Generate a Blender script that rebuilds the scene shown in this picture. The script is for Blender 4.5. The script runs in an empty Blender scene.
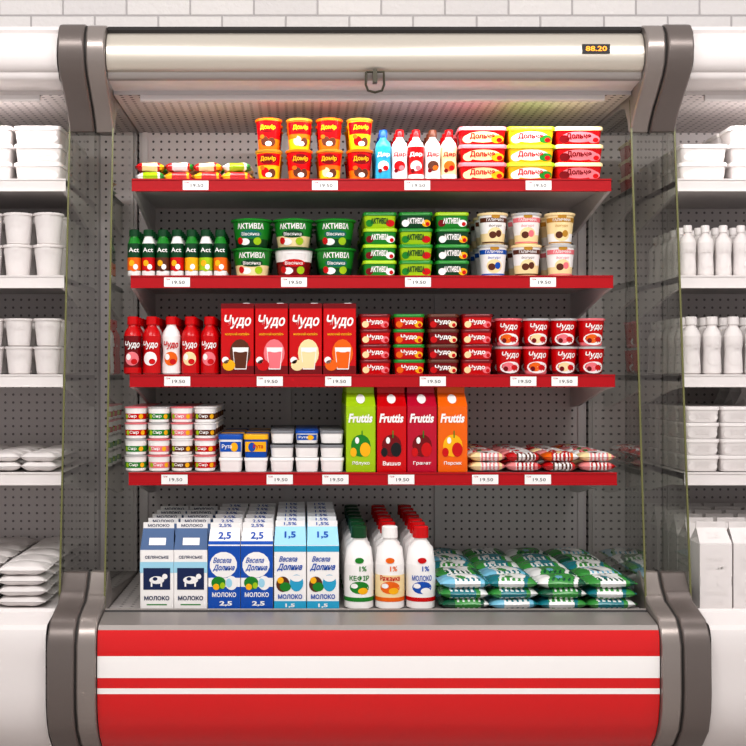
import bpy, bmesh, math, random
from mathutils import Vector, Matrix
random.seed(7)
sc = bpy.context.scene
try:
    sc.view_settings.view_transform = 'Standard'
    sc.view_settings.look = 'None'
    sc.view_settings.gamma = .93
except Exception: pass

def lin(c):
    o=[]
    for v in c:
        v/=255.0
        o.append(v/12.92 if v<=.04045 else ((v+.055)/1.055)**2.4)
    return (*o,1)
MATS={}
def M(name,rgb=(200,200,200),rough=.4,metal=0,emit=0,coat=0,spec=.26):
    if name in MATS: return MATS[name]
    m=bpy.data.materials.new(name); m.use_nodes=True
    b=m.node_tree.nodes['Principled BSDF']
    b.inputs['Base Color'].default_value=lin(rgb)
    b.inputs['Roughness'].default_value=rough
    b.inputs['Metallic'].default_value=metal
    b.inputs['Specular IOR Level'].default_value=spec
    if coat: b.inputs['Coat Weight'].default_value=coat; b.inputs['Coat Roughness'].default_value=.12
    if emit:
        b.inputs['Emission Color'].default_value=lin(rgb); b.inputs['Emission Strength'].default_value=emit
    MATS[name]=m; return m

def perf(name,rgb,hole,sp=.026,rad=.15,axes='XZ'):
    if name in MATS: return MATS[name]
    m=M(name,rgb,.5); nt=m.node_tree; N=nt.nodes; L=nt.links
    tc=N.new('ShaderNodeTexCoord'); sx=N.new('ShaderNodeSeparateXYZ'); L.new(tc.outputs['Object'],sx.inputs[0])
    outs=[]
    for a in axes:
        d=N.new('ShaderNodeMath'); d.operation='DIVIDE'; L.new(sx.outputs[a],d.inputs[0]); d.inputs[1].default_value=sp
        f=N.new('ShaderNodeMath'); f.operation='FRACT'; L.new(d.outputs[0],f.inputs[0])
        s=N.new('ShaderNodeMath'); s.operation='SUBTRACT'; L.new(f.outputs[0],s.inputs[0]); s.inputs[1].default_value=.5
        p=N.new('ShaderNodeMath'); p.operation='POWER'; L.new(s.outputs[0],p.inputs[0]); p.inputs[1].default_value=2
        outs.append(p)
    a=N.new('ShaderNodeMath'); a.operation='ADD'; L.new(outs[0].outputs[0],a.inputs[0]); L.new(outs[1].outputs[0],a.inputs[1])
    g=N.new('ShaderNodeMath'); g.operation='LESS_THAN'; L.new(a.outputs[0],g.inputs[0]); g.inputs[1].default_value=rad*rad
    mx=N.new('ShaderNodeMix'); mx.data_type='RGBA'; mx.inputs[6].default_value=lin(rgb); mx.inputs[7].default_value=lin(hole)
    L.new(g.outputs[0],mx.inputs[0]); L.new(mx.outputs[2],N['Principled BSDF'].inputs['Base Color'])
    return m

def glass_mat():
    m=bpy.data.materials.new('clear_glass'); m.use_nodes=True; nt=m.node_tree; N=nt.nodes; L=nt.links
    for n in list(N): N.remove(n)
    o=N.new('ShaderNodeOutputMaterial'); t=N.new('ShaderNodeBsdfTransparent'); t.inputs[0].default_value=(.82,.845,.80,1)
    g=N.new('ShaderNodeBsdfGlossy'); g.inputs['Roughness'].default_value=.01
    lw=N.new('ShaderNodeLayerWeight'); lw.inputs['Blend'].default_value=.5
    p=N.new('ShaderNodeMath'); p.operation='POWER'; L.new(lw.outputs['Facing'],p.inputs[0]); p.inputs[1].default_value=2.2
    q=N.new('ShaderNodeMath'); q.operation='MULTIPLY_ADD'; L.new(p.outputs[0],q.inputs[0]); q.inputs[1].default_value=.90; q.inputs[2].default_value=.07
    mx=N.new('ShaderNodeMixShader'); L.new(q.outputs[0],mx.inputs[0]); L.new(t.outputs[0],mx.inputs[1]); L.new(g.outputs[0],mx.inputs[2]); L.new(mx.outputs[0],o.inputs[0])
    return m
GLASS=glass_mat()

def brick_mat():
    m=M('painted_brick',(222,217,215),.7); nt=m.node_tree; N=nt.nodes; L=nt.links
    tc=N.new('ShaderNodeTexCoord'); mp=N.new('ShaderNodeMapping'); mp.inputs['Rotation'].default_value=(math.pi/2,0,0); mp.inputs['Location'].default_value=(.04,-.008,0)
    L.new(tc.outputs['Object'],mp.inputs[0])
    b=N.new('ShaderNodeTexBrick'); L.new(mp.outputs[0],b.inputs[0])
    b.inputs['Color1'].default_value=lin((212,208,206)); b.inputs['Color2'].default_value=lin((204,200,199)); b.inputs['Mortar'].default_value=lin((172,167,167))
    b.inputs['Scale'].default_value=1; b.inputs['Mortar Size'].default_value=.0035; b.inputs['Brick Width'].default_value=.215; b.inputs['Row Height'].default_value=.055; b.inputs['Mortar Smooth'].default_value=.5
    n=N.new('ShaderNodeTexNoise'); n.inputs['Scale'].default_value=45; L.new(tc.outputs['Object'],n.inputs['Vector'])
    bp=N.new('ShaderNodeBump'); bp.inputs['Distance'].default_value=.006; bp.inputs['Strength'].default_value=.7
    mm=N.new('ShaderNodeMath'); mm.operation='MULTIPLY_ADD'; L.new(b.outputs['Fac'],mm.inputs[0]); mm.inputs[1].default_value=-1
    L.new(n.outputs['Fac'],mm.inputs[2]); L.new(mm.outputs[0],bp.inputs['Height'])
    L.new(b.outputs['Color'],N['Principled BSDF'].inputs['Base Color']); L.new(bp.outputs[0],N['Principled BSDF'].inputs['Normal'])
    return m

_tc={}
def textgeo(s,bold):
    k=(s,bold)
    if k in _tc: return _tc[k]
    cu=bpy.data.curves.new('tmp','FONT'); cu.body=s; cu.size=1; cu.offset=bold; cu.resolution_u=2
    ob=bpy.data.objects.new('tmp',cu); sc.collection.objects.link(ob)
    dg=bpy.context.evaluated_depsgraph_get(); dg.update()
    ev=ob.evaluated_get(dg); me=ev.to_mesh()
    vs=[(v.co.x,v.co.y) for v in me.vertices]; fs=[tuple(p.vertices) for p in me.polygons]
    ev.to_mesh_clear(); bpy.data.objects.remove(ob); bpy.data.curves.remove(cu)
    if vs:
        x0=min(v[0] for v in vs);x1=max(v[0] for v in vs);y0=min(v[1] for v in vs);y1=max(v[1] for v in vs)
        vs=[((v[0]-x0)/(x1-x0)-.5,(v[1]-y0)/max(1e-6,(y1-y0))-.5) for v in vs]
    _tc[k]=(vs,fs); return _tc[k]

def flat(y): return lambda u,v,o:(u,y-o,v)
def cone(z0,r0,z1,r1):
    def f(u,v,o):
        r=r0+(r1-r0)*(v-z0)/(z1-z0); a=u/((r0+r1)/2)
        return ((r+o)*math.sin(a),-(r+o)*math.cos(a),v)
    return f
def slant(z0,y0,z1,y1):
    def f(u,v,o):
        t=(v-z0)/(z1-z0); return (u,y0+(y1-y0)*t-o,v)
    return f

class MB:
    def __init__(s): s.v=[];s.f=[];s.m=[];s.mats=[]
    def mi(s,mat):
        if mat not in s.mats: s.mats.append(mat)
        return s.mats.index(mat)
    def add(s,vs,fs,mat):
        b=len(s.v); s.v+=[tuple(v) for v in vs]
        for i,f in enumerate(fs):
            s.f.append(tuple(b+k for k in f)); s.m.append(s.mi(mat[i] if isinstance(mat,list) else mat))
    def box(s,x0,x1,y0,y1,z0,z1,mat):
        s.add([(x0,y0,z0),(x1,y0,z0),(x1,y1,z0),(x0,y1,z0),(x0,y0,z1),(x1,y0,z1),(x1,y1,z1),(x0,y1,z1)],
              [(0,3,2,1),(4,5,6,7),(0,1,5,4),(1,2,6,5),(2,3,7,6),(3,0,4,7)],mat)
    def prism(s,poly,x0,x1,mat):
        n=len(poly); vs=[(x0,y,z) for y,z in poly]+[(x1,y,z) for y,z in poly]
        fs=[(i,(i+1)%n,n+(i+1)%n,n+i) for i in range(n)]+[tuple(range(n))[::-1],tuple(range(n,2*n))]
        s.add(vs,fs,mat)
    def strip(s,poly,x0,x1,mats):
        n=len(poly); vs=[(x0,y,z) for y,z in poly]+[(x1,y,z) for y,z in poly]
        s.add(vs,[(i,i+1,n+i+1,n+i) for i in range(n-1)],mats if isinstance(mats,list) else [mats]*(n-1))
    def loft(s,secs,mats,n=4,bot=None,top=None):
        rings=[]
        for q in secs:
            z,hw,hd,r=q[:4]; yo=q[4] if len(q)>4 else 0; r=min(r,hw,hd)
            ring=[]
            for c,(sx,sy) in enumerate([(1,-1),(1,1),(-1,1),(-1,-1)]):
                for i in range(n+1):
                    a=-math.pi/2+c*math.pi/2+i/n*math.pi/2
                    ring.append((sx*(hw-r)+r*math.cos(a),sy*(hd-r)+r*math.sin(a)+yo,z))
            rings.append(ring)
        k=len(rings[0]); vs=[p for r in rings for p in r]; fs=[];ms=[]
        for j in range(len(rings)-1):
            for i in range(k):
                fs.append((j*k+i,j*k+(i+1)%k,(j+1)*k+(i+1)%k,(j+1)*k+i)); ms.append(mats[j] if isinstance(mats,list) else mats)
        m0=mats[0] if isinstance(mats,list) else mats; m1=mats[-1] if isinstance(mats,list) else mats
        fs.append(tuple(range(k))[::-1]); ms.append(bot or m0)
        fs.append(tuple((len(rings)-1)*k+i for i in range(k))); ms.append(top or m1)
        s.add(vs,fs,ms)
    def lathe(s,prof,mats,n=5,**k): s.loft([(z,r,r,r) for z,r in prof],mats,n,**k)
    def text(s,t,cx,cz,w,h,mat,surf,o=.0012,bold=.02,sh=0):
        vs,fs=textgeo(t,bold)
        s.add([surf(cx+v[0]*w+v[1]*h*sh,cz+v[1]*h,o) for v in vs],fs,mat)
    def ell(s,cx,cz,rx,rz,mat,surf,o=.0007,n=16,rot=0):
        vs=[surf(cx,cz,o)]; fs=[]
        for k in (.5,1):
            for i in range(n):
                a=i/n*2*math.pi; px=k*rx*math.cos(a); pz=k*rz*math.sin(a)
                vs.append(surf(cx+px*math.cos(rot)-pz*math.sin(rot),cz+px*math.sin(rot)+pz*math.cos(rot),o))
        for i in range(n):
            j=(i+1)%n; fs.append((0,1+i,1+j)); fs.append((1+i,1+n+i,1+n+j,1+j))
        s.add(vs,fs,mat)
    def rect(s,x0,x1,z0,z1,mat,surf,o=.0005,n=6):
        vs=[];fs=[]
        for i in range(n+1):
            u=x0+(x1-x0)*i/n; vs+= [surf(u,z0,o),surf(u,z1,o)]
        for i in range(n): fs.append((2*i,2*i+2,2*i+3,2*i+1))
        s.add(vs,fs,mat)
    def mesh(s,name,ang=38):
        me=bpy.data.meshes.new(name); me.from_pydata(s.v,[],s.f)
        for m in s.mats: me.materials.append(m)
        me.polygons.foreach_set('material_index',s.m)
        bm=bmesh.new(); bm.from_mesh(me); bmesh.ops.remove_doubles(bm,verts=bm.verts,dist=2e-5); bm.to_mesh(me); bm.free()
        me.polygons.foreach_set('use_smooth',[True]*len(me.polygons))
        me.set_sharp_from_angle(angle=math.radians(ang)); me.update()
        return me
    def obj(s,name,parent=None,ang=38,bev=0):
        o=bpy.data.objects.new(name,s.mesh(name,ang)); sc.collection.objects.link(o)
        if parent: o.parent=parent
        if bev:
            b=o.modifiers.new('bevel','BEVEL'); b.width=bev; b.segments=2; b.limit_method='ANGLE'
        return o
def empty(name,loc=(0,0,0)):
    e=bpy.data.objects.new(name,None); e.empty_display_size=.05; e.location=loc; sc.collection.objects.link(e); return e

# ------------------------------------------------ palette
W=M('white_print',(236,233,231),.3); RED=M('red_print',(192,5,12),.22); DRED=M('dark_red_print',(112,4,12),.22)
YEL=M('yellow_print',(236,172,14),.28); ORG=M('orange_print',(224,98,8),.28); GRN=M('green_print',(24,124,34),.28)
DGRN=M('dark_green_print',(8,62,30),.28); LGRN=M('lime_print',(155,190,16),.28); BLUE=M('blue_print',(12,76,168),.28)
NAVY=M('navy_print',(20,36,78),.3); CYAN=M('cyan_print',(40,156,195),.28); SKY=M('sky_print',(155,205,225),.3)
PINK=M('pink_print',(226,116,124),.3); BRN=M('brown_print',(88,42,22),.35); CREAM=M('cream_print',(236,212,160),.32)
GOLD=M('gold_print',(190,138,46),.3,.3); BLK=M('black_print',(20,20,22),.4); GREY=M('grey_print',(120,120,124),.4); FOIL=M('foil_lid',(205,204,204),.28,.5)
MAG=M('magenta_print',(178,10,44),.28); TEAL=M('teal_print',(8,100,88),.28); STEEL=M('steel_blue_print',(76,100,138),.3)
PGR=M('pouch_green',(58,142,62),.25,spec=.5); PTL=M('pouch_teal',(22,118,128),.25,spec=.5); PW=M('pouch_white',(228,228,226),.25,spec=.5); PSK=M('pouch_sky',(120,186,212),.25,spec=.5); PRD=M('pouch_red',(186,16,22),.25,spec=.5); PPK=M('pouch_pink',(222,135,135),.25,spec=.5); PDG=M('pouch_dark_green',(20,84,58),.25,spec=.5)
CLAY=M('white_clay_plastic',(220,214,212),.5)

# ------------------------------------------------ product prototypes
P={}
def cup(name,h,rb,rt,main,low,lid,fn,split=.35):
    b=MB(); r=lambda t: rb+(rt-rb)*t
    b.lathe([(0,rb*.85),(.003,rb),(h*split,r(split)),(h*.92,r(.92)),(h*.92,rt*1.06),(h*.985,rt*1.08),(h,rt*1.03)],[low,low,main,lid,lid,lid],n=5,top=lid)
    fn(b,cone(0,rb,h,rt),h); P[name]=b.mesh(name)
def d1(c):
    def f(b,s,h):
        b.rect(-.04,.04,h*.50,h*.88,RED,s,.0004,12)
        b.ell(0,h*.69,.027,.0145,DRED,s,.0009); b.text('Домір',0,h*.70,.044,.016,YEL,s,.0016,.03)
        b.ell(-.010,h*.28,.013,.014,c,s); b.ell(.012,h*.25,.012,.013,BRN,s,.0009); b.ell(.002,h*.19,.010,.007,W,s,.0012); b.ell(-.018,h*.42,.008,.006,ORG,s,.0009)
    return f
cup('dessert_cup_a',.091,.029,.0375,YEL,YEL,GOLD,d1(RED)); cup('dessert_cup_b',.091,.029,.0375,ORG,YEL,GOLD,d1(CREAM)); cup('dessert_cup_c',.091,.029,.0375,RED,ORG,ORG,d1(BRN))
def d2(c):
    def f(b,s,h):
        b.text('АКТИВІА',0,h*.74,.078,.016,W,s,.0014,.03); b.ell(-.0,h*.47,.034,.011,c,s)
        b.ell(.022,h*.22,.013,.011,LGRN,s); b.ell(-.018,h*.20,.016,.010,W,s,.001); b.ell(-.034,h*.24,.010,.010,RED,s,.0012); b.text('Вівсянка',0,h*.47,.052,.010,W,s,.0016,.01)
    return f
cup('oat_tub_green',.083,.045,.057,GRN,DGRN,GRN,d2(TEAL),.3); cup('oat_tub_red',.083,.045,.057,W,DRED,DGRN,d2(RED),.52)
cup('oat_tub_cream',.083,.045,.057,GRN,CREAM,GRN,d2(DGRN),.4)
def d3(c):
    def f(b,s,h):
        b.rect(-.05,.05,h*.70,h*.84,c,s,.0005,12); b.text('ГАЛИЧИНА',0,h*.77,.050,.008,W,s,.0014,.02)
        b.ell(0,h*.32,.024,.020,CREAM,s,.0005); b.ell(-.008,h*.30,.011,.010,BRN,s,.001); b.ell(.010,h*.34,.009,.010,c,s,.001); b.text('йогурт',0,h*.58,.036,.009,c,s,.0014,0)
        b.ell(0,h*.88,.012,.006,GOLD,s,.0012); b.rect(-.05,.05,h*.05,h*.09,c,s,.0006,12)
    return f
cup('yogurt_cup_blue',.092,.033,.042,W,W,FOIL,d3(BLUE)); cup('yogurt_cup_brown',.092,.033,.042,W,CREAM,CREAM,d3(BRN)); cup('yogurt_cup_gold',.092,.033,.042,CREAM,W,CREAM,d3(GOLD)); cup('yogurt_cup_pink',.092,.033,.042,W,CREAM,FOIL,d3(PINK),.3)
def d4(c):
    def f(b,s,h):
        b.ell(0,h*.25,.034,.017,W,s,.0005); b.text('Чудо',0,h*.68,.050,.022,W,s,.0014,.03,.2); b.ell(-.006,h*.27,.018,.013,c,s); b.ell(.012,h*.25,.009,.008,RED,s,.001); b.ell(-.014,h*.20,.007,.007,DRED,s,.0012)
    return f
cup('red_cup_a',.080,.031,.039,RED,DRED,FOIL,d4(PINK),.12); cup('red_cup_b',.080,.031,.039,RED,PINK,PINK,d4(ORG),.14); cup('red_cup_c',.080,.031,.039,RED,DRED,FOIL,d4(CREAM),.12)
def d5(c):
    def f(b,s,h):
        b.rect(-.05,.05,h*.22,h*.58,c,s,.0005,12); b.text('Сир',-.004,h*.41,.026,.011,W,s,.0014,.02); b.ell(.022,h*.4,.007,.007,YEL,s,.001); b.ell(-.024,h*.4,.006,.007,LGRN,s,.001)
    return f
for n,c in (('a',GRN),('b',RED),('c',BRN),('d',PINK)): cup('cheese_tub_'+n,.046,.029,.0315,W,W,[FOIL,PINK,W,PINK]['abcd'.index(n)],d5(c))

def bottle(name,h,r,body,label,cap,fn,neck=.42,z0=.12,z1=.66,waist=.0,sh=None):
    b=MB(); rn=r*neck; sh=sh or body
    b.lathe([(0,r*.8),(.004,r),(h*z0,r),(h*z0,r*1.01),(h*(z0+z1)/2,r*(1.01-waist)),(h*z1,r*1.01),(h*z1,r*.99),(h*.74,r*.86),(h*.81,rn*1.15),(h*.84,rn),(h*.86,rn),(h*.86,rn*1.25),(h*.99,rn*1.22),(h,rn*1.05)],
            [body,body,body,label,label,sh,sh,sh,sh,sh,cap,cap,cap],n=5,top=cap)
    fn(b,cone(0,r*1.012,h,r*1.012),h); P[name]=b.mesh(name,50)
def l1(c,c2,t,tc=W):
    def f(b,s,h):
        r=.02
        b.ell(0,h*.28,r*.85,h*.10,c,s,.001); b.ell(r*.3,h*.24,r*.4,h*.05,c2,s,.0014); b.ell(-r*.5,h*.19,r*.3,h*.04,DRED,s,.0016)
        b.text(t,0,h*.50,r*1.9,h*.10,tc,s,.0016,.03)
    return f
bottle('drink_cyan',.150,.0235,CYAN,CYAN,BLUE,l1(W,RED,'Дар'),waist=.08)
bottle('drink_red',.150,.0235,W,RED,RED,l1(W,PINK,'Дар'),waist=.08)
bottle('drink_white',.150,.0235,W,W,RED,l1(RED,PINK,'Дар',RED),waist=.08)
bottle('drink_brown',.150,.0235,W,W,BRN,l1(BRN,ORG,'Дар',RED),waist=.08)
bottle('drink_pink',.150,.0235,W,CREAM,RED,l1(ORG,RED,'Дар',RED),waist=.08)
def sd(c):
    def f(b,s,h):
        b.text('Act',0,h*.56,.03,.013,W,s,.0016,.02); b.ell(0,h*.25,.015,.020,c,s,.001); b.ell(.005,h*.2,.007,.008,W,s,.0014); b.rect(-.05,.05,h*.13,h*.40,c,s,.0006,12); b.ell(-.006,h*.28,.008,.009,YEL,s,.0014)
    return f
for n,c in (('a',ORG),('b',RED),('c',BRN),('d',YEL),('e',LGRN)): bottle('small_drink_'+n,.136,.0195,W,DGRN,DGRN,sd(c),neck=.62,z1=.70,sh=[GRN,W,GRN,GRN,W]['abcde'.index(n)])
def ms(c):
    def f(b,s,h):
        b.text('Чудо',0,h*.5,.045,.024,W if c is not ORG else RED,s,.0014,.03,.2); b.ell(0,h*.27,.020,.020,c,s,.001); b.ell(.006,h*.22,.009,.008,RED,s,.0014); b.ell(-.010,h*.30,.007,.009,W,s,.0014)
    return f
for n,c,l in (('a',PINK,DRED),('b',W,RED),('c',ORG,W),('d',CREAM,RED),('e',PINK,RED)): bottle('milkshake_bottle_'+n,.167,.0265,[RED,RED,W,RED,RED]['abcde'.index(n)],l,RED,ms(c),neck=.5,waist=.1)
def mb(c):
    def f(b,s,h):
        b.rect(-.085,.085,h*.10,h*.42,[CREAM,W][c is not ORG],s,.0004,14); b.rect(-.085,.085,h*.10,h*.15,[c,RED][c is BLUE],s,.0006,14); b.ell(0,h*.27,.028,h*.075,c,s,.0008); b.ell(.01,h*.23,.014,h*.04,[YEL,W][c is BLUE],s,.0012); b.ell(-.014,h*.29,.010,h*.03,W,s,.0012)
        b.text({GRN:'КЕФІР',ORG:'Ряжанка',BLUE:'МОЛОКО'}[c],0,h*.385,.056,.015,[c,RED][c is ORG],s,.0016,.02); b.text('1%',.01,h*.50,.02,.014,c,s,.0014,.02); b.ell(0,h*.60,.012,.008,[c,RED][c is BLUE],s,.0014)
    return f
for n,c,cp in (('a',GRN,DGRN),('b',ORG,W),('c',BLUE,RED)): bottle('milk_bottle_'+n,.226,.0405,W,W,cp,mb(c),neck=.44,z1=.55)

def tub(name,w,d,h,side,lid,fn,rad=.012):
    b=MB(); hw=w/2;hd=d/2
    b.loft([(0,hw*.86,hd*.86,rad),(h*.05,hw*.88,hd*.88,rad),(h*.78,hw*.95,hd*.95,rad),(h*.78,hw,hd,rad),(h*.95,hw,hd,rad),(h*.99,hw*.97,hd*.97,rad)],[side,side,lid,lid,lid],top=lid)
    fn(b,slant(0,-hd*.87,h*.78,-hd*.955),h,hw); P[name]=b.mesh(name)
def t1(c,c2,t,tc=None,bk=None):
    def f(b,s,h,hw):
        if bk: b.ell(0,h*.42,hw*.72,h*.30,bk,s,.0004)
        b.ell(-hw*.62,h*.30,hw*.22,h*.22,c,s,.0008); b.ell(hw*.6,h*.30,hw*.26,h*.22,c2,s,.0008); b.ell(hw*.68,h*.25,hw*.12,h*.13,RED,s,.0011); b.text(t,-hw*.02,h*.45,hw*1.05,h*.36,tc or W,s,.0014,.04)
    return f
tub('butter_tub_red',.140,.10,.0525,RED,PINK,t1(CREAM,YEL,'Дольче',RED,CREAM)); tub('butter_tub_yellow',.140,.10,.0525,YEL,LGRN,t1(W,GRN,'Дольче',RED,W)); tub('butter_tub_pink',.140,.10,.0525,RED,CREAM,t1(DRED,PINK,'Дольче',DRED,PINK))
tub('curd_tub_green',.098,.09,.046,GRN,LGRN,t1(DRED,W,'АКТИВІА')); tub('curd_tub_lime',.098,.09,.046,LGRN,GRN,t1(GRN,RED,'АКТИВІА',DGRN)); tub('curd_tub_dark',.098,.09,.046,DGRN,GRN,t1(W,YEL,'АКТИВІА'))
tub('snack_pack_red',.090,.08,.043,RED,DRED,t1(CREAM,PINK,'Чудо')); tub('snack_pack_dark',.090,.08,.043,DRED,BRN,t1(RED,CREAM,'Чудо')); tub('snack_pack_orange',.090,.08,.043,RED,GRN,t1(ORG,YEL,'Чудо'))
def t2(b,s,h,hw): pass
def t3(b,s,h,hw):
    b.rect(-hw*.85,hw*.85,h*.25,h*.68,BLUE,s,.0006); b.ell(hw*.3,h*.45,hw*.3,h*.2,YEL,s,.001); b.text('Рута',-hw*.3,h*.46,hw*.8,h*.22,W,s,.0014,.02)
def t4(b,s,h,hw):
    b.rect(-hw*.85,hw*.85,h*.25,h*.68,YEL,s,.0006); b.ell(-hw*.3,h*.45,hw*.3,h*.2,BLUE,s,.001); b.text('Рута',hw*.2,h*.46,hw*.8,h*.22,RED,s,.0014,.02)
tub('white_pot',.068,.068,.040,W,W,t2); tub('white_pot_low',.068,.068,.036,W,GREY,t2); tub('pot_grey_lid',.066,.066,.036,W,BLUE,t3)
tub('pot_blue',.070,.070,.066,W,BLUE,t3); tub('pot_yellow',.070,.070,.066,BLUE,YEL,t4)

def carton(name,w,d,h,hg,body,gab,fin,fn,base=None):
    b=MB(); hw=w/2;hd=d/2; zt=h-.016
    b.loft([(0,hw*.99,hd*.99,.002),(.002,hw,hd,.002),(h*.16,hw,hd,.002),(hg,hw,hd,.002)],[body,base or body,body],n=1)
    vs=[(-hw,-hd,hg),(hw,-hd,hg),(hw,hd,hg),(-hw,hd,hg),(-hw*.93,-.002,zt),(hw*.93,-.002,zt),(hw*.93,.002,zt),(-hw*.93,.002,zt),(hw*.55,0,hg+(zt-hg)*.55),(-hw*.55,0,hg+(zt-hg)*.55)]
    b.add(vs,[(0,1,5,4),(2,3,7,6),(1,8,5),(2,6,8),(1,2,8),(3,0,9),(0,4,9),(3,9,7)],gab)
    b.box(-hw*.93,hw*.93,-.0022,.0022,zt-.001,h,fin)
    fn(b,flat(-hd),slant(hg,-hd,zt,-.002),hg,h,hw); P[name]=b.mesh(name)
def c1(b,s,g,hg,h,w):
    b.rect(-w,w,hg*.62,hg*.80,SKY,s); b.rect(-w*.8,w*.8,hg*.34,hg*.70,NAVY,s,.001); b.ell(0,hg*.50,w*.45,hg*.065,W,s,.0014); b.ell(w*.48,hg*.56,w*.16,hg*.045,W,s,.0016); b.rect(-w*.36,-w*.26,hg*.39,hg*.5,W,s,.0014,1); b.rect(w*.22,w*.32,hg*.39,hg*.5,W,s,.0014,1); b.ell(-w*.1,hg*.52,w*.14,hg*.03,NAVY,s,.0018)
    b.text('МОЛОКО',0,hg*.20,w*1.5,.012,NAVY,s,.0012,.03); b.text('СЕЛЯНСЬКЕ',0,hg*.88,w*1.4,.008,NAVY,s,.0012,.02); b.rect(-w*.6,w*.6,hg*.08,hg*.10,GRN,s)
    b.rect(-w*.5,w*.5,hg+.012,hg+.030,W,g,.001)
    b.text('МОЛОКО',0,h-.0085,w*1.3,.008,NAVY,flat(-.0022),.0008,.02)
carton('milk_carton_navy',.092,.092,.235,.165,W,STEEL,W,c1)
def c2(b,s,g,hg,h,w):
    b.rect(-w,w,hg*.50,hg*.99,BLUE,s); b.ell(-w*.05,hg*.70,w*.86,hg*.20,W,s,.0009,rot=.2); b.text('Весела',-w*.1,hg*.77,w*1.1,.015,BLUE,s,.0016,.02,.3); b.text('Долина',0,hg*.65,w*1.3,.019,BLUE,s,.0016,.03,.3)
    b.rect(-w,w,0.002,hg*.36,BLUE,s); b.ell(-w*.35,hg*.42,w*.45,hg*.10,GRN,s,.001); b.ell(w*.45,hg*.42,w*.38,hg*.11,W,s,.0012); b.ell(w*.3,hg*.42,w*.2,hg*.07,SKY,s,.0016); b.ell(-w*.5,hg*.36,w*.2,hg*.05,YEL,s,.0014); b.ell(-w*.1,hg*.38,w*.16,hg*.05,LGRN,s,.0014)
    b.text('МОЛОКО',0,hg*.24,w*1.5,.013,W,s,.0014,.03); b.text('2,5',w*.1,hg*.10,w*.8,.015,W,s,.0014,.04); b.text('2,5%',0,h-.0085,w*.8,.010,BLUE,flat(-.0022),.0008,.02)
    b.text('2,5',0,(hg+h)/2-.006,w*.8,.020,BLUE,g,.0014,.03); b.rect(-w,w,hg+.002,hg+.010,BLUE,g,.001)
carton('milk_carton_blue',.088,.088,.235,.178,W,W,W,c2)
def c3(b,s,g,hg,h,w):
    b.rect(-w,w,hg*.90,hg*.99,CYAN,s); b.text('Весела',-w*.1,hg*.79,w*1.1,.015,BLUE,s,.0016,.02,.3); b.text('Долина',0,hg*.66,w*1.5,.021,BLUE,s,.0016,.03,.3)
    b.rect(-w,w,0.002,hg*.14,CYAN,s); b.ell(-w*.45,hg*.40,w*.42,hg*.12,BRN,s,.001); b.ell(-w*.3,hg*.36,w*.35,hg*.07,GRN,s,.0012); b.ell(-w*.6,hg*.46,w*.2,hg*.05,YEL,s,.0014); b.ell(w*.4,hg*.42,w*.42,hg*.13,CYAN,s,.0012); b.ell(w*.4,hg*.49,w*.36,hg*.05,W,s,.0016)
    b.text('МОЛОКО',0,hg*.21,w*1.5,.013,BLUE,s,.0014,.03); b.text('1,5',0,hg*.07,w*.6,.012,W,s,.0014,.04); b.text('1,5%',0,h-.0085,w*.8,.010,BLUE,flat(-.0022),.0008,.02)
    b.text('1,5',0,(hg+h)/2-.006,w*.7,.018,BLUE,g,.0014,.03)
carton('milk_carton_cyan',.088,.088,.24,.178,W,SKY,W,c3)
def cj(name,c,cf,cf2):
    def f(b,s,g,hg,h,w):
        b.text('Fruttis',0,hg*.82,w*1.6,.026,W,s,.0014,.04,.15); b.ell(0,hg*.40,w*.66,hg*.17,cf,s,.001); b.ell(w*.3,hg*.34,w*.36,hg*.11,cf2,s,.0014); b.ell(-w*.25,hg*.48,w*.14,hg*.05,W,s,.0018); b.ell(-w*.5,hg*.30,w*.22,hg*.07,cf2,s,.0018); b.rect(w*.05,w*.12,hg*.52,hg*.63,GRN,s,.0018,1)
        b.text({LGRN:'Яблуко',RED:'Вишня',MAG:'Гранат',ORG:'Персик'}[c],0,hg*.13,w*1.2,.012,W,s,.0014,.02); b.ell(0,(hg+h)/2-.006,w*.30,.013,W,g,.002)
    carton(name,.084,.084,.240,.186,c,c,c,f)
cj('juice_lime',LGRN,GRN,YEL); cj('juice_red',RED,DRED,BLK); cj('juice_magenta',MAG,DRED,RED); cj('juice_orange',ORG,YEL,RED)
def brick(name,c):
    b=MB(); w,d,h=.094,.07,.203; b.loft([(0,w/2,d/2,.002),(h,w/2,d/2,.002)],RED,n=1,top=W); s=flat(-d/2)
    b.rect(-w/2,w/2,h*.93,h,DRED,s); b.rect(-w/2,w/2,0.001,h*.12,DRED,s); b.text('Чудо',0,h*.74,.078,.040,W,s,.0014,.03,.2); b.text('молочний коктейль',0,h*.57,.07,.008,YEL,s,.0014)
    b.ell(.008,h*.30,.030,.040,c,s,.001); b.add([s(-.008,h*.07,.0013),s(.026,h*.07,.0013),s(.032,h*.38,.0013),s(-.014,h*.38,.0013)],[(0,1,2,3)],W); b.add([s(-.006,h*.085,.0017),s(.024,h*.085,.0017),s(.029,h*.32,.0017),s(-.011,h*.32,.0017)],[(0,1,2,3)],c); b.ell(-.024,h*.13,.018,.016,[YEL,RED,CREAM,ORG][[BRN,PINK,CREAM,ORG].index(c)],s,.002); b.ell(-.034,h*.20,.010,.010,W,s,.002); b.ell(.009,h*.34,.017,.006,W,s,.002)
    b.box(.015,.035,-.01,.01,h,h+.003,W); P[name]=b.mesh(name)
for n,c in (('a',BRN),('b',PINK),('c',CREAM),('d',ORG)): brick('milkshake_carton_'+n,c)

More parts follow.
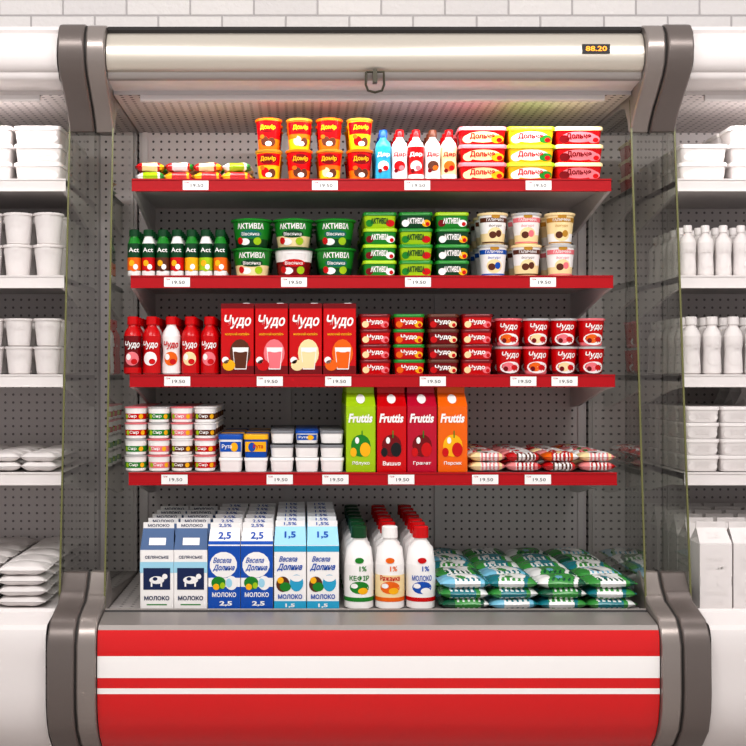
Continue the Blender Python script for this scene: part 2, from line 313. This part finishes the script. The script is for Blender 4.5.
def pillow(name,L,Wd,T,fn,seed=0,nu=22,nv=14):
    rnd=random.Random(seed); b=MB(); ph=rnd.random()*6
    def pt(i,j,sg):
        u=-1+2*i/nu; v=-1+2*j/nv; uu=min(1,abs(u)/.93)
        t=max(0,(1-uu**3))**.55*max(0,(1-abs(v)**3.2))**.5
        wr=.05*math.sin(9*v+ph)*abs(u)+.05*math.sin(5*u+3*v+ph*2)
        z=T/2*(t*(1+wr*2))*sg
        if t<=0: z=.0004*sg+ (T*.04*math.sin(12*v+ph) if uu>=1 else 0)
        return (u*L/2, v*Wd/2*(.97+.03*math.cos(u*3))*(1-.05*(1-t)), z+T/2)
    for sg in (1,-1):
        base=[pt(i,j,sg) for i in range(nu+1) for j in range(nv+1)]; fs=[];mm=[]
        for i in range(nu):
            for j in range(nv):
                a=i*(nv+1)+j; fs.append((a,a+nv+1,a+nv+2,a+1)); mm.append(fn(-1+2*(i+.5)/nu,-1+2*(j+.5)/nv,sg))
        b.add(base,fs,mm)
    P[name]=b.mesh(name,60)
def pf(ph,k,*c):
    # printed film: base colour, broad label, lettering dashes, side band and a small motif
    def f(u,v,sg):
        if abs(u)>.93: return c[0]
        w=u+.10*math.sin(3*v+ph)
        if (w+.15)**2*7+(v+.35*sg)**2*1.4<.16: return c[2]
        if abs(w)<.50:
            if k==3 and (-.95<v<-.55 or .25<v<.5) and math.sin(w*30+ph)>.1: return c[3]
            return c[1]
        if w>.66: return c[3]
        return c[0]
    return f
for n,ph,q in (('a',1,(PSK,PW,PGR,PTL)),('b',2.3,(PGR,PW,PTL,PDG)),('c',3.1,(PGR,PTL,PW,PW)),('d',4.4,(PTL,PW,PGR,PGR)),('e',5.2,(PW,PGR,PSK,PDG)),('f',.4,(PDG,PGR,PW,PW)),('g',.9,(PGR,PW,BLK,PSK))):
    pillow('milk_pouch_'+n,.140,.115,.032,pf(ph,3,*q),int(ph*10),48,22)
for i,(n,q) in enumerate((('a',(PRD,PW,YEL,GRN)),('b',(YEL,PRD,PW,PRD)),('c',(PW,LGRN,PRD,GRN)),('d',(CREAM,PRD,YEL,PW)),('e',(PRD,CREAM,PPK,YEL)),('f',(GRN,YEL,PW,PW)))):
    pillow('snack_bar_'+n,.088,.05,.028,pf(i*1.3,2,*q),10+i,26,10)
for i,(n,q) in enumerate((('a',(PPK,PW,PRD,PRD)),('b',(PRD,PW,PRD,BRN)),('c',(PW,PPK,GRN,PRD)),('d',(ORG,PRD,CREAM,PW)),('e',(CREAM,PW,BRN,PPK)))):
    pillow('curd_pouch_'+n,.108,.08,.028,pf(i*1.7,3,*q),30+i,40,14)

_clay={}
def clay(n):
    if n not in _clay:
        me=P[n].copy(); me.name='plain_'+n
        for i in range(len(me.materials)): me.materials[i]=CLAY
        _clay[n]=me
    return _clay[n]

def put(group,names,xs,y,z,rows=1,dy=.09,levels=1,dz=.05,jit=.001,rot=2,pattern=None,cl=False):
    """one grouped mass: xs column centres (m), rows going back, stacked levels"""
    ex=(xs[0]+xs[-1])/2; e=empty(group,(ex,y,z)); k=0
    for r in range(rows):
        for c,x in enumerate(xs):
            for l in range(levels if not isinstance(levels,(list,tuple)) else levels[c]):
                n=pattern(c,r,l) if pattern else names[c%len(names)]
                o=bpy.data.objects.new('item_%d'%k,clay(n) if cl else P[n]); k+=1
                sc.collection.objects.link(o); o.parent=e
                o.location=(x-ex+random.uniform(-jit,jit),r*dy+random.uniform(-jit,jit),l*dz)
                o.rotation_euler=(0,0,math.radians(random.uniform(-rot,rot)))
    return e

# ------------------------------------------------ display refrigerator
SHELF=[(.03,1.707),(.01,1.427),(-.01,1.144),(-.03,.867)]
HW=.735
TAUPE=M('taupe_end_panel',(104,95,91),.32,.35,spec=.4); TAUPE2=M('taupe_trim',(140,131,126),.28,.45,spec=.4)
def fridge(cx,red,name='display_refrigerator'):
    e=empty(name,(cx,0,0))
    if red:
        front=M('red_enamel',(206,3,9),.22,spec=.4,coat=.25); stripe=M('white_stripe',(240,237,235),.25); strip=M('red_price_rail',(170,3,18),.35,spec=.25); can=M('champagne_metal',(204,196,184),.28,.55); lip=M('lip_metal',(158,151,147),.32,.5)
        body=M('grey_shelf_metal',(208,201,200),.45); dark=M('rubber_and_shadow_dark',(45,42,41),.5); pw=perf('perforated_panel',(206,198,197),(80,74,76)); pc=perf('perforated_ceiling',(196,189,189),(70,64,64),.026,.20,'XY')
        kick=M('kick_plate',(70,66,65),.4,.3); deck=perf('perforated_deck',(172,166,164),(85,80,80),.03,.16,'XY')
    else:
        front=stripe=strip=can=lip=body=dark=kick=deck=CLAY; pw=perf('perforated_panel_white',(208,200,199),(125,118,118)); pc=perf('perforated_ceiling_white',(212,204,202),(120,114,114),.026,.18,'XY')
    b=MB(); b.box(-HW,HW,.5,.54,.4,2.08,pw); b.obj('back_panel',e)
    b=MB(); b.box(-HW,HW,-.02,.5,1.940,1.955,pc); b.obj('ceiling_panel',e)
    b=MB()
    for x in (-HW+.02,-.245,.245,HW-.02): b.box(x-.009,x+.009,.490,.5,.5,1.94,body)
    b.obj('shelf_uprights',e)
    prof=[(.5,2.108),(-.09,2.108),(-.115,2.105),(-.122,2.094),(-.116,2.086),(-.126,2.080),(-.138,2.064),(-.146,2.04),(-.147,2.015),(-.142,1.995),(-.13,1.982),(-.12,1.978),(-.118,1.966),(-.106,1.958),(-.05,1.955),(-.015,1.950)]
    ms_=[can,lip,dark,dark]+[can]*7+[lip]*2+[body]*2  # dark faces near the canopy top paint in its shadow band
    b=MB(); b.strip(prof,-HW,HW,ms_[:len(prof)-1]); b.obj('canopy',e,50)
    # slim lamp: opaque housing, light emitted backwards/down towards the shelves
    b=MB(); b.prism([(-.02,1.9395),(-.02,1.926),(-.012,1.922),(-.004,1.9395)],-.66,.66,body); b.obj('canopy_lamp',e)
    l=bpy.data.lights.new('canopy_light','AREA'); l.shape='RECTANGLE'; l.size=1.3; l.size_y=.012; l.energy=4.5; l.color=(1,.97,.96)
    lo=bpy.data.objects.new('canopy_light',l); sc.collection.objects.link(lo); lo.parent=e; lo.location=(0,.002,1.915); lo.rotation_euler=(math.radians(24),0,0)
    b=MB(); b.box(-HW,HW,-.15,.5,.46,.4985,deck); b.obj('deck',e)
    b=MB(); b.strip([(-.15,.49),(-.152,.507),(-.160,.510),(-.166,.507),(-.17,.500),(-.175,.503),(-.23,.494),(-.262,.487),(-.272,.476)],-HW,HW,[body,lip,lip,dark,dark,lip,lip,lip]); b.obj('deck_lip',e,30)
    zs=[(-.272,.476,front),(-.280,.455,front),(-.282,.410,stripe),(-.282,.353,front),(-.282,.326,stripe),(-.282,.311,front),(-.280,.28,front),(-.270,.235,front),(-.245,.19,front),(-.20,.145,front),(-.13,.105,front),(-.03,.07,front),(.5,.07,front)]
    b=MB(); b.strip([(y,z) for y,z,_ in zs],-HW,HW,[m for _,_,m in zs[:-1]]); b.obj('front_bumper_panel',e,30)
    b=MB(); b.box(-HW,HW,0,.5,0.0,.07,kick); b.obj('kick_plate',e)
    hw=.69 if red else .725
    for i,(yf,z) in enumerate(SHELF):
        b=MB()
        b.box(-hw,hw,yf+.004,.487,z-.018,z-.001,body)
        b.box(-hw,hw,yf-.006,yf+.0045,z-.034,z+.002,strip); b.box(-hw,hw,yf-.009,yf-.006,z-.034,z-.030,strip); b.box(-hw,hw,yf-.009,yf-.006,z-.002,z+.002,strip)
        for sx in (-1,1):
            xo=sx*hw; x0,x1=sorted((xo,xo-sx*.010)); b.prism([(yf-.004,z-.034),(yf-.004,z),(.487,z),(.487,z-.105),(.40,z-.10),(.1,z-.045)],x0,x1,body)
        b.obj('shelf_%d'%(i+1),e)
    return e
def endpanel(parent,sx):
    def pane(x,nm):
        b=MB(); p=[(0.0,1.93),(-.15,.50),(.5,.50),(.5,1.93)]
        b.add([(x,y,z) for y,z in p],[(0,1,2,3)],GLASS); b.obj(nm,parent)
        ed=MB(); g=M('glass_edge_green',(104,104,66),.25)
        ed.add([(x-.0025,0,1.93),(x+.0025,0,1.93),(x+.0025,-.15,.50),(x-.0025,-.15,.50),(x-.0025,.004,1.93),(x+.0025,.004,1.93),(x+.0025,-.146,.50),(x-.0025,-.146,.50)],[(0,1,2,3),(4,7,6,5),(1,5,6,2),(0,3,7,4)],g); ed.obj(nm+'_edge',parent)
    pane(sx*(HW+.004),'glass_side'); pane(sx*.862,'glass_outer')
    top=[(.5,2.112),(-.06,2.112),(-.11,2.110),(-.14,2.10),(-.160,2.075),(-.168,2.035),(-.160,1.995),(-.14,1.965),(-.10,1.93),(-.055,1.895),(-.025,1.865),(0,1.835),(.02,1.84),(.03,1.875),(.06,1.915),(.12,1.93),(.5,1.93)]
    bot=[(.5,.50),(-.03,.535),(-.07,.60),(-.095,.60),(-.125,.56),(-.16,.53),(-.21,.517),(-.255,.503),(-.280,.478),(-.298,.44),(-.302,.32),(-.298,.27),(-.28,.215),(-.235,.165),(-.17,.12),(-.06,.08),(.0,.07),(.0,0),(.5,0)]
    def sh(p,dy): return [(y-dy if y<.49 else y,z) for y,z in p]
    for pts,nm in ((top,'end_cap_top'),(bot,'end_cap_base')):
        for (a,c,m,dy) in ((.737,.788,TAUPE2,0),(.792,.862,TAUPE,.010)):
            b=MB(); x0,x1=sorted((sx*a,sx*c)); b.prism(sh(pts,dy),x0,x1,m); b.obj(nm,parent,30,.005)
        b=MB(); x0,x1=sorted((sx*.787,sx*.793)); b.prism([(y+.004 if y<.49 else y,z) for y,z in pts],x0,x1,M('seam_dark',(45,42,40),.5)); b.obj(nm+'_seam',parent)
    b=MB(); x0,x1=sorted((sx*.74,sx*.862)); b.box(x0,x1,.5,.54,.4,2.08,MATS['perforated_panel']); b.obj('rear_post',parent)

F=fridge(0,True); endpanel(F,-1); endpanel(F,1)
fridge(-1.605,False); fridge(1.605,False)

b=MB(); b.box(.565,.64,-.151,-.140,2.022,2.047,BLK); b.text('88.20',.6025,2.0345,.058,.014,M('orange_led',(255,150,30),.4,emit=1.2),flat(-.151),.0008,.02); b.obj('digital_display',F)
cu=bpy.data.curves.new('curtain_handle','CURVE'); cu.dimensions='3D'; cu.bevel_depth=.0035; cu.bevel_resolution=2
pts=[(-.024,1.975),(-.025,1.94),(-.019,1.924),(0,1.919),(.019,1.924),(.025,1.94),(.024,1.975),(-.024,1.975)]
sp=cu.splines.new('POLY'); sp.points.add(len(pts)-1)
for i,(x,z) in enumerate(pts): sp.points[i].co=(x,-.135,z,1)
ho=bpy.data.objects.new('curtain_handle',cu); cu.materials.append(M('handle_dark',(58,54,42),.35,.3)); sc.collection.objects.link(ho); ho.parent=F
b=MB(); b.box(-.006,.006,-.142,-.120,1.945,1.98,MATS['handle_dark']); b.obj('handle_clip',F)

def X(u,s=347.): return (u-302)/s-.2
tag=M('price_tag_white',(236,234,232),.4)
for (yf,z),xs in zip(SHELF,([195,325,418,540],[177,294,418,543],[178,270,338,432,522,563],[176,280,335,400,483,535])):
    b=MB()
    for u in xs:
        x=X(u,350); b.box(x-.037,x+.037,yf-.0105,yf-.009,z-.031,z-.004,tag); b.text('19.50',x+.004,z-.018,.036,.009,BLK,flat(yf-.0105),.0006,.0); b.text('грн',x-.026,z-.010,.012,.005,RED,flat(yf-.0105),.0006,.0)
    b.obj('price_tags',F)

# ------------------------------------------------ products
def cols(a,bb,n,s=347.):
    w=(bb-a)/n; return [X(a+w*(i+.5),s) for i in range(n)]
R=lambda *a:random.choice(a)
y,z=SHELF[0]; z+=.002
put('snack_bars',None,cols(134,251,4),y+.05,z,6,.058,2,.027,.002,8,lambda c,r,l:'snack_bar_'+R(*'abcdef'))
put('dessert_cups',None,cols(253,376,4),y+.06,z,3,.085,2,.091,.0008,8,lambda c,r,l:'dessert_cup_'+'acbc'[(c+l)%4])
put('yogurt_drink_bottles',None,cols(376,459,5),y+.045,z,4,.055,1,.1,.001,4,lambda c,r,l:['drink_cyan','drink_white','drink_red','drink_brown','drink_pink'][c])
put('spread_tubs',None,cols(460,606,3),y+.07,z,3,.11,3,.0522,.0008,.6,lambda c,r,l:['butter_tub_red','butter_tub_yellow','butter_tub_pink'][c])
y,z=SHELF[1]; z+=.002
put('probiotic_drinks',None,cols(126,227,7),y+.04,z,5,.048,1,.1,.0005,4,lambda c,r,l:'small_drink_'+'abcbdea'[c])
put('oatmeal_yogurt_tubs',None,cols(230,357,3),y+.075,z,3,.125,2,.084,.001,4,lambda c,r,l:['oat_tub_cream','oat_tub_red','oat_tub_green'][c] if l==0 else ['oat_tub_green','oat_tub_cream','oat_tub_green'][c])
put('curd_tubs',None,cols(362,471,3),y+.065,z,4,.10,4,.0465,.001,1,lambda c,r,l:['curd_tub_green','curd_tub_lime','curd_tub_dark'][(c+(l==3))%3])
put('yogurt_cups',None,cols(478,580,3),y+.06,z,4,.092,2,.0925,.0008,5,lambda c,r,l:['yogurt_cup_blue','yogurt_cup_brown','yogurt_cup_pink','yogurt_cup_gold'][(c+l)%4])
y,z=SHELF[2]; z+=.002
put('milkshake_bottles',None,cols(123,219,5),y+.045,z,5,.062,1,.1,.0005,5,lambda c,r,l:'milkshake_bottle_'+'abcde'[(c+r)%5])
put('milkshake_cartons',None,cols(221,356,4),y+.05,z,5,.075,1,.1,.0008,.6,lambda c,r,l:'milkshake_carton_'+'abcd'[c])
put('snack_packs',None,cols(358,493,4),y+.055,z,4,.09,4,.0435,.001,1.5,lambda c,r,l:['snack_pack_red','snack_pack_orange','snack_pack_dark','snack_pack_red'][c])
put('dessert_yogurt_cups',None,cols(495,606,4),y+.055,z,4,.083,2,.081,.0006,5,lambda c,r,l:'red_cup_'+'abc'[(c+l)%3])
y,z=SHELF[3]; z+=.002
put('cream_cheese_tubs',None,cols(125,217,4),y+.05,z,5,.082,4,.0462,.0005,8,lambda c,r,l:'cheese_tub_'+'abcd'[(c*3+l//2)%4])
put('sour_cream_pots',None,cols(219,269,2),y+.05,z,5,.075,2,.0405,.0008,2,lambda c,r,l:'white_pot' if l==0 else 'pot_yellow' if (c+r)%2 else 'pot_blue')
put('white_pots',None,cols(270,344,3),y+.05,z,5,.075,[3,3,3],.0405,.0008,2,lambda c,r,l:'white_pot' if l==0 else ('white_pot_low' if l==1 or c!=1 else 'pot_grey_lid'))
put('juice_cartons',None,cols(345,466,4),y+.055,z,5,.087,1,.1,.0008,.6,lambda c,r,l:['juice_lime','juice_red','juice_magenta','juice_orange'][c])
put('curd_pouches',None,cols(468,613,4),y+.06,z,5,.083,2,.027,.0015,5,lambda c,r,l:'curd_pouch_'+R(*'abcde'))
y,z=-.14,.4995
put('farm_milk_cartons',None,cols(140,207,2,365),y+.055,z,5,.098,1,.1,.0008,.6,lambda c,r,l:'milk_carton_navy')
put('blue_milk_cartons',None,cols(208,273,2,365),y+.052,z,6,.094,1,.1,.0005,.6,lambda c,r,l:'milk_carton_blue')
put('low_fat_milk_cartons',None,cols(274,339,2,365),y+.052,z,6,.094,1,.1,.0005,.6,lambda c,r,l:'milk_carton_cyan')
put('milk_bottles',None,cols(344,438,3,365),y+.05,z,7,.085,1,.1,.001,4,lambda c,r,l:'milk_bottle_'+('a',('b' if r==0 else 'c'),'c')[c])
put('milk_pouches',None,cols(441,636,4,365),y+.052,z,5,.119,3,.0285,.0015,4,lambda c,r,l:'milk_pouch_'+R(*'abcdefg'))

def row(x0,n,w,dirn): return sorted([x0+dirn*w*(i+.5) for i in range(n)])
for dirn,x0 in ((-1,-.895),(1,.895)):
    T=True
    for i,(yf,zz) in enumerate(SHELF):
        zz+=.002
        if dirn<0:
            if i==0: put('plain_tubs',['butter_tub_red'],row(x0,4,.145,-1),yf+.07,zz,4,.105,3,.053,cl=T)
            if i==1: put('plain_cups',['yogurt_cup_blue'],row(x0,7,.088,-1),yf+.06,zz,5,.087,2,.0925,cl=T)
            if i==2: put('plain_cups',['red_cup_a'],row(x0,7,.083,-1),yf+.06,zz,5,.085,2,.081,cl=T)
            if i==3: put('plain_pouches',['curd_pouch_a','curd_pouch_b'],row(x0,6,.11,-1),yf+.06,zz,5,.083,2,.026,.0015,6,cl=T)
        else:
            if i==0: put('plain_tubs',['butter_tub_red'],row(x0,4,.145,1),yf+.07,zz,4,.105,[2,3,2,2],.053,cl=T)
            if i==1: put('plain_bottles',['drink_red'],row(x0,12,.052,1),yf+.05,zz,6,.06,1,cl=T)
            if i==2: put('plain_bottles',['milkshake_bottle_a'],row(x0,10,.06,1),yf+.05,zz,6,.065,1,cl=T)
            if i==3:
                put('plain_tubs',['curd_tub_green'],row(x0,2,.10,1),yf+.07,zz,4,.095,4,.0465,cl=T)
                put('plain_cartons',['juice_red'],row(x0+.205,4,.087,1),yf+.07,zz,4,.09,1,cl=T)
    if dirn<0: put('plain_pouches',['milk_pouch_a','milk_pouch_b'],row(x0-.01,5,.15,-1),-.05,.4995,5,.118,4,.029,.002,5,cl=T)
    else: put('plain_cartons',['milk_carton_blue'],row(x0,7,.093,1),-.07,.4995,6,.093,1,cl=T)

# ------------------------------------------------ room
b=MB(); b.box(-4,4,.6,.7,0,3.1,brick_mat()); b.obj('wall_back')
fl=M('floor_tile',(190,184,180),.3); b=MB(); b.box(-4,4,-5,.6,-.05,0,fl); b.obj('floor')

# ------------------------------------------------ light
w=bpy.data.worlds.new('store_ambient'); sc.world=w; w.use_nodes=True
w.node_tree.nodes['Background'].inputs[0].default_value=(1,.97,.965,1); w.node_tree.nodes['Background'].inputs[1].default_value=.78
for x,yy in ((-1.2,-2.0),(1.2,-2.0),(0,-3.0)):  # unseen fill lights added over the aisle, with made-up housings
    e=empty('added_fill_light',(x,yy,3.0))
    b=MB(); b.box(-.6,.6,-.15,.15,0.03,.09,M('fill_housing_white',(235,235,235),.5)); b.obj('housing',e)
    l=bpy.data.lights.new('fill_area','AREA'); l.shape='RECTANGLE'; l.size=1.2; l.size_y=.3; l.energy=43; l.color=(1,.97,.955)
    o=bpy.data.objects.new('fill_area',l); sc.collection.objects.link(o); o.parent=e; o.location=(0,0,-.01); o.rotation_euler=(math.radians(50),0,0)

cam=bpy.data.cameras.new('camera'); co=bpy.data.objects.new('camera',cam); sc.collection.objects.link(co); sc.camera=co
co.location=(-.2,-3.3,1.15); co.rotation_euler=(math.pi/2,0,0); cam.lens=1155/746*36; cam.sensor_width=36; cam.shift_x=71/746
